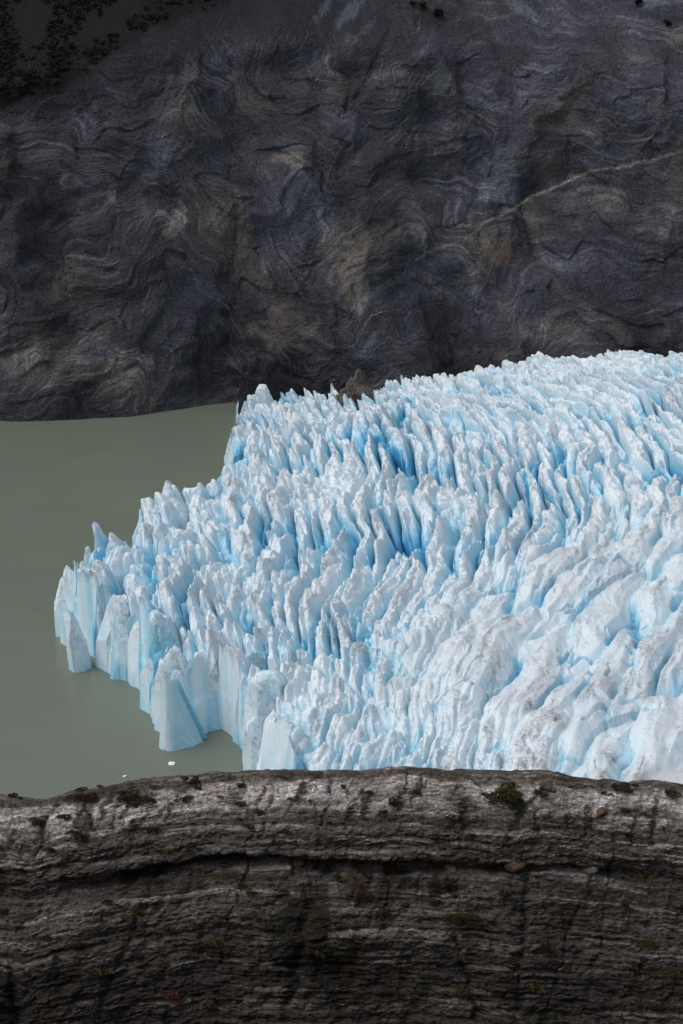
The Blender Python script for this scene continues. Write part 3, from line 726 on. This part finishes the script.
def leafy(name, loc, nrm, rx, ry, rz, n, leaf, mat, seed, lobes=5, parent=None):
    """cushion: leaf-sized faces through a lumpy dome"""
    R = np.random.RandomState(seed)
    cs = np.stack([R.uniform(-.5, .5, lobes), R.uniform(-.5, .5, lobes), R.uniform(0, .45, lobes)], 1)
    cr = R.uniform(.25, .6, lobes)
    k = R.randint(0, lobes, n)
    v = R.normal(size=(n, 3)); v /= np.linalg.norm(v, axis=1)[:, None]; v[:, 2] = np.abs(v[:, 2]) * 1.0 - .15
    rad = R.uniform(.55, 1.05, n) ** .5
    c = cs[k] + v * (cr[k] * rad)[:, None]
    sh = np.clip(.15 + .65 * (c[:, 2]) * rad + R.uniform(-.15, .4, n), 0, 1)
    c = c * np.array([rx, ry, rz])
    d1 = v * .6 + R.normal(size=(n, 3)) * .55; d1 /= np.linalg.norm(d1, axis=1)[:, None]
    d2 = np.cross(d1, R.normal(size=(n, 3))); d2 /= np.linalg.norm(d2, axis=1)[:, None]
    L = leaf * R.uniform(.6, 1.5, n)[:, None]
    P0 = c - d1 * L * .5; P1 = c + d2 * L * .28; P2 = c + d1 * L * .7; P3 = c - d2 * L * .28
    V = np.stack([P0, P1, P2, P3], 1).reshape(-1, 3)
    Q = np.arange(4 * n).reshape(n, 4)
    o = mesh_np(name, V, Q, dict(shade=np.repeat(sh, 4)), mat, parent, False)
    if parent is None: o.location = loc
    return o
def lump(name, loc, r, mat, seed, sub=4, rough=.25, planes=7, flat=.0, parent=None, rot=0):
    """angular stone or ice lump: a sphere cut by random planes and roughened"""
    bm = bmesh.new(); bmesh.ops.create_icosphere(bm, subdivisions=sub, radius=1)
    V = np.array([v.co[:] for v in bm.verts]); R = np.random.RandomState(seed)
    for _ in range(planes):
        n_ = R.normal(size=3); n_ /= np.linalg.norm(n_); d_ = R.uniform(.55, .85)
        k = V @ n_ - d_; V -= np.outer(np.clip(k, 0, None), n_)
    nn = fbm(V[:, 0] * 1.7 + V[:, 2], V[:, 1] * 1.7 - V[:, 2] * .6, seed, 4, .6)
    V = V * (1 + rough * .4 * nn)[:, None]
    V[:, 2] = np.maximum(V[:, 2], -.35 - flat)
    V *= np.array(r)
    for v, c in zip(bm.verts, V): v.co = c
    me = bpy.data.meshes.new(name); bm.to_mesh(me); bm.free(); me.materials.append(mat)
    me.polygons.foreach_set('use_smooth', np.full(len(me.polygons), False))
    o = bpy.data.objects.new(name, me); C.objects.link(o); o.location = loc; o.rotation_euler.z = rot
    if parent: o.parent = parent
    return o
# plants on the ledge: pixel survey -> point of the rock they grow from
plants = [
 ('moss_cushion', 512, 800, .62, .34, .26, 4200, .035, MOSS, 'large olive brown moss clump below the crest on the right half of the rock', 'moss'),
 ('moss_cushion', 140, 801, .42, .28, .20, 2600, .032, MOSS, 'olive moss clump under the crest at the left of the rock', 'moss'),
 ('moss_cushion', 191, 783, .26, .16, .15, 1300, .028, GREEN, 'small fresh green cushion on the crest line with the lake behind it', 'moss'),
 ('heath_clump', 84, 800, .38, .22, .16, 1500, .032, HEATH, 'brown heath clump left of the olive moss near the left crest', 'heath'),
 ('heath_clump', 36, 825, .22, .16, .13, 800, .030, HEATH, 'brown heath clump in the slanting crack at the far left of the pale band', 'heath'),
 ('heath_clump', 622, 792, .30, .2, .16, 1300, .032, HEATH, 'brown heath clump near the crest at the right edge of the rock', 'heath'),
 ('heath_clump', 668, 796, .26, .18, .12, 1000, .030, YEL, 'yellowish heath clump at the right end of the crest', 'heath'),
 ('heath_clump', 395, 804, .17, .14, .16, 1100, .028, HEATH, 'dark reddish heath clump standing in the pale band near the middle', 'heath'),
 ('heath_clump', 450, 820, .16, .12, .12, 500, .028, HEATH, 'little brown heath clump left of the large olive moss', 'heath'),
 ('heath_clump', 366, 900, .32, .18, .40, 1800, .030, HEATH, 'rust brown growth hanging in the rock face just below the dark overhang', 'heath'),
 ('heath_clump', 546, 950, .14, .12, .34, 900, .028, HEATH, 'rust brown strip of growth in a steep crack low on the right', 'heath'),
 ('moss_cushion', 462, 922, .46, .16, .22, 1500, .028, MOSS, 'flat olive moss patch in the middle of the lower face', 'moss'),
 ('moss_cushion', 645, 945, .40, .16, .13, 1100, .028, YEL, 'yellow green moss patch on a narrow ledge at the lower right', 'moss'),
 ('moss_cushion', 672, 976, .22, .16, .12, 800, .028, YEL, 'yellow moss tuft at the right edge near the bottom', 'moss'),
 ('moss_cushion', 463, 994, .30, .16, .14, 900, .028, YEL, 'yellowish moss patch right of the black cleft at the bottom', 'moss'),
 ('leafy_plant', 171, 996, .20, .14, .13, 420, .05, RED, 'red leaved plant low on the left of the rock', 'plant'),
 ('leafy_plant', 205, 1006, .20, .14, .10, 260, .055, YEL, 'pale leaved plant beside the red one at the bottom left', 'plant'),
 ('moss_cushion', 50, 941, .40, .12, .10, 900, .028, HEATH, 'brown moss strip in the lower left of the rock', 'moss'),
 ('moss_cushion', 225, 926, .44, .12, .10, 900, .028, HEATH, 'brown moss strip on the thin ledge right of the long slanting crack', 'moss'),
]
for i, (nm, px, py, rx, ry, rz, n, lf, mt, lab, cat) in enumerate(plants):
    P, N = on_rock(px, py)
    o = leafy(nm, P + N * .02, N, rx * 1.25, ry * 1.3, rz * 1.45, n, lf, mt, 900 + i)
    tag(o, lab, cat, 'clumps of moss and heath growing on the rock ledge')
# tiny tufts in the cracks of the ledge
R_ = np.random.RandomState(77)
protos = [leafy('moss_tuft', (0, 0, 0), None, .12, .10, .08, 260, .022, m_, 980 + i, 4) for i, m_ in enumerate([MOSS, HEATH, MOSS, YEL, HEATH])]
for i in range(110):
    px, py = R_.uniform(4, 680), 785 + 235 * R_.rand() ** 1.5
    P, N = on_rock(px, py)
    o = protos[i] if i < 5 else protos[R_.choice([0, 1, 2, 4, 4, 3])].copy()
    if i >= 5: C.objects.link(o)
    sc_ = R_.uniform(.6, 1.7); o.location = P + N * .01; o.scale = (sc_ * R_.uniform(.9, 1.9), sc_, sc_); o.rotation_euler.z = R_.uniform(-.4, .4)
    tag(o, 'tiny dark tuft of moss rooted in a crack of the foreground rock', 'moss tuft', 'tiny moss tufts scattered over the foreground rock')
# loose stones
def stone_mat(name, a, b, sc=6):
    M = NT(name); p = M.pos()
    c = M.mix(M.ramp(M.noise(p, sc, 7, .75), [(.35, 0.0), (.65, 1.0)]), a, b)
    M.bump(M.noise(p, sc * 1.5, 8, .75), .25 / sc, .9); return M.fin(c, .85, .2)
SR = stone_mat('reddish_stone', (.05, .030, .022), (.16, .10, .075))
SG = stone_mat('grey_stone', (.04, .038, .036), (.16, .15, .14))
stones = [(515, 866, .26, .20, .17, SR, 'rounded reddish stone wedged under the overhang right of the middle'),
 (602, 812, .24, .16, .13, SR, 'blocky red brown stone near the right edge of the pale band'),
 (452, 868, .18, .14, .11, SG, 'grey stone in the dark overhang left of the reddish one'),
 (300, 862, .20, .15, .08, SG, 'flat grey stone slab on the ledge at the dark overhang'),
 (590, 868, .22, .16, .10, SG, 'grey stone on the ledge at the right of the rock')]
for i, (px, py, a, b, c, mt, lab) in enumerate(stones):
    P, N = on_rock(px, py)
    o = lump('loose_stone', P + N * .01, (a, b, c), mt, 1000 + i, rot=i * 1.3)
    tag(o, lab, 'stone', 'loose stones lying on the ledge')
# brash ice on the lake
FL = NT('floating_ice'); FLm = FL.fin((.78, .83, .86), .5, .3)
for i, (px, py, a, lab) in enumerate([(172, 764, 1.1, 'larger white fragment of ice floating below the pointed ice front'), (125, 777, .7, 'tiny white ice fragment floating on the lake near the rock crest')]):
    q = at_z(px, py, 0)
    o = lump('ice_fragment', (q[0], q[1], .12), (a, a * .7, .5), FLm, 1100 + i, rot=i)
    tag(o, lab, 'ice fragment', 'small ice fragments drifting on the lake')
# rock outcrops where the ice meets the mountain
OB = stone_mat('black_outcrop_rock', (.008, .008, .011), (.035, .035, .042), .35)
OT = stone_mat('brown_outcrop_rock', (.055, .046, .040), (.15, .125, .105), .35)
for i, (px, py, r, mt, z, lab) in enumerate([((266), 372, (24, 12, 34), OB, 0, 'black wet rock outcrop rising behind the far left corner of the ice'), (362, 380, (20, 12, 21), OT, 8, 'brown tilted rock outcrop at the far edge of the ice')]):
    q = at_z(px, py + 10, 16 + z)
    yb = float(base_line(np.array([q[0]]))[0]) - 24
    xq = q[0] * yb / q[1] + (6, -4)[i]
    o = lump('rock_outcrop', (xq, yb, z), r, mt, 1200 + i, sub=5, rough=.6, planes=9, rot=.4 + i)
    tag(o, lab, 'rock outcrop', 'outcrops at the margin between ice and mountain')
# bushes and small trees high on the mountain
def tree(px, py, h, wd, lab, seed):
    P = on_mountain(px, py)
    root = bpy.data.objects.new('mountain_tree', None); C.objects.link(root); root.location = P
    bm = bmesh.new()
    bmesh.ops.create_cone(bm, cap_ends=True, segments=8, radius1=h * .035, radius2=h * .012, depth=h * .8)
    for v in bm.verts: v.co.z += h * .36; v.co.x += .04 * h * math.sin(v.co.z)
    me = bpy.data.meshes.new('trunk'); bm.to_mesh(me); bm.free(); me.materials.append(STEM)
    t = bpy.data.objects.new('trunk', me); C.objects.link(t); t.parent = root
    o = leafy('crown', None, None, wd, wd, h * .8, 900, h * .10, TREE, seed, 7, root); o.location = (0, 0, h * .18)
    tag(root, lab, 'tree', 'scattered dark trees high on the mountain')
tree(440, 18, 7, 4.0, 'dark bushy tree in the brown patch near the top middle of the mountain', 1)
tree(424, 9, 5, 4.5, 'lower broad bush just left of the bushy tree near the top middle', 2)
tree(638, 6, 6, 2.8, 'small dark tree at the top edge right of the pale streaks', 3)
tree(666, 26, 4.5, 2.6, 'single dark shrub near the top right corner of the mountain', 4)
tree(412, 6, 3.5, 3.0, 'smallest bush, left of the other two near the top middle', 5)
# scrub woodland in the top left corner, too dense to count
def woodland():
    R = np.random.RandomState(31)
    sel = np.where((MPX > -120) & (MPX < 215) & (MPY < 116) & (MPY > -60) & (MT[:, 1] < 1150))[0]
    px, py = MPX[sel], MPY[sel]
    line = np.interp(px, [-120, 0, 60, 110, 160, 215], [120, 108, 84, 56, 22, 4])
    dens = sstep(6, -14, py - line) * sstep(-.35, .25, fbm(MT[sel, 0] / 26, MT[sel, 1] / 34, 601, 3))
    dens[(px < 80) & (py > 55)] *= 1.3
    k = sel[R.rand(len(sel)) < dens * .11]
    V, Q, SH = [], [], []
    n0 = 0
    for j in k:
        r = R.uniform(.6, 1.9); n = 24
        v = R.normal(size=(n, 3)); v /= np.linalg.norm(v, axis=1)[:, None]; v[:, 2] = np.abs(v[:, 2])
        c = v * (r * R.uniform(.5, 1.05, n))[:, None] * np.array([1, 1, 1.1]) + MT[j]
        d1 = R.normal(size=(n, 3)); d1 /= np.linalg.norm(d1, axis=1)[:, None]
        d2 = np.cross(d1, v); d2 /= (np.linalg.norm(d2, axis=1)[:, None] + 1e-6)
        L = r * .38
        V.append(np.stack([c - d1 * L, c + d2 * L * .6, c + d1 * L, c - d2 * L * .6], 1).reshape(-1, 3))
        Q.append(np.arange(4 * n).reshape(n, 4) + n0); n0 += 4 * n
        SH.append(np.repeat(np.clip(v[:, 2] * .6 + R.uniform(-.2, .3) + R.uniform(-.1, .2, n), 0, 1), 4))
    o = mesh_np('scrub_woodland', np.concatenate(V), np.concatenate(Q), dict(shade=np.concatenate(SH)), TREE, None, False)
    tag(o, 'dark scrub woodland covering the shoulder in the top left corner of the mountain', 'woodland', kind='stuff')
woodland()
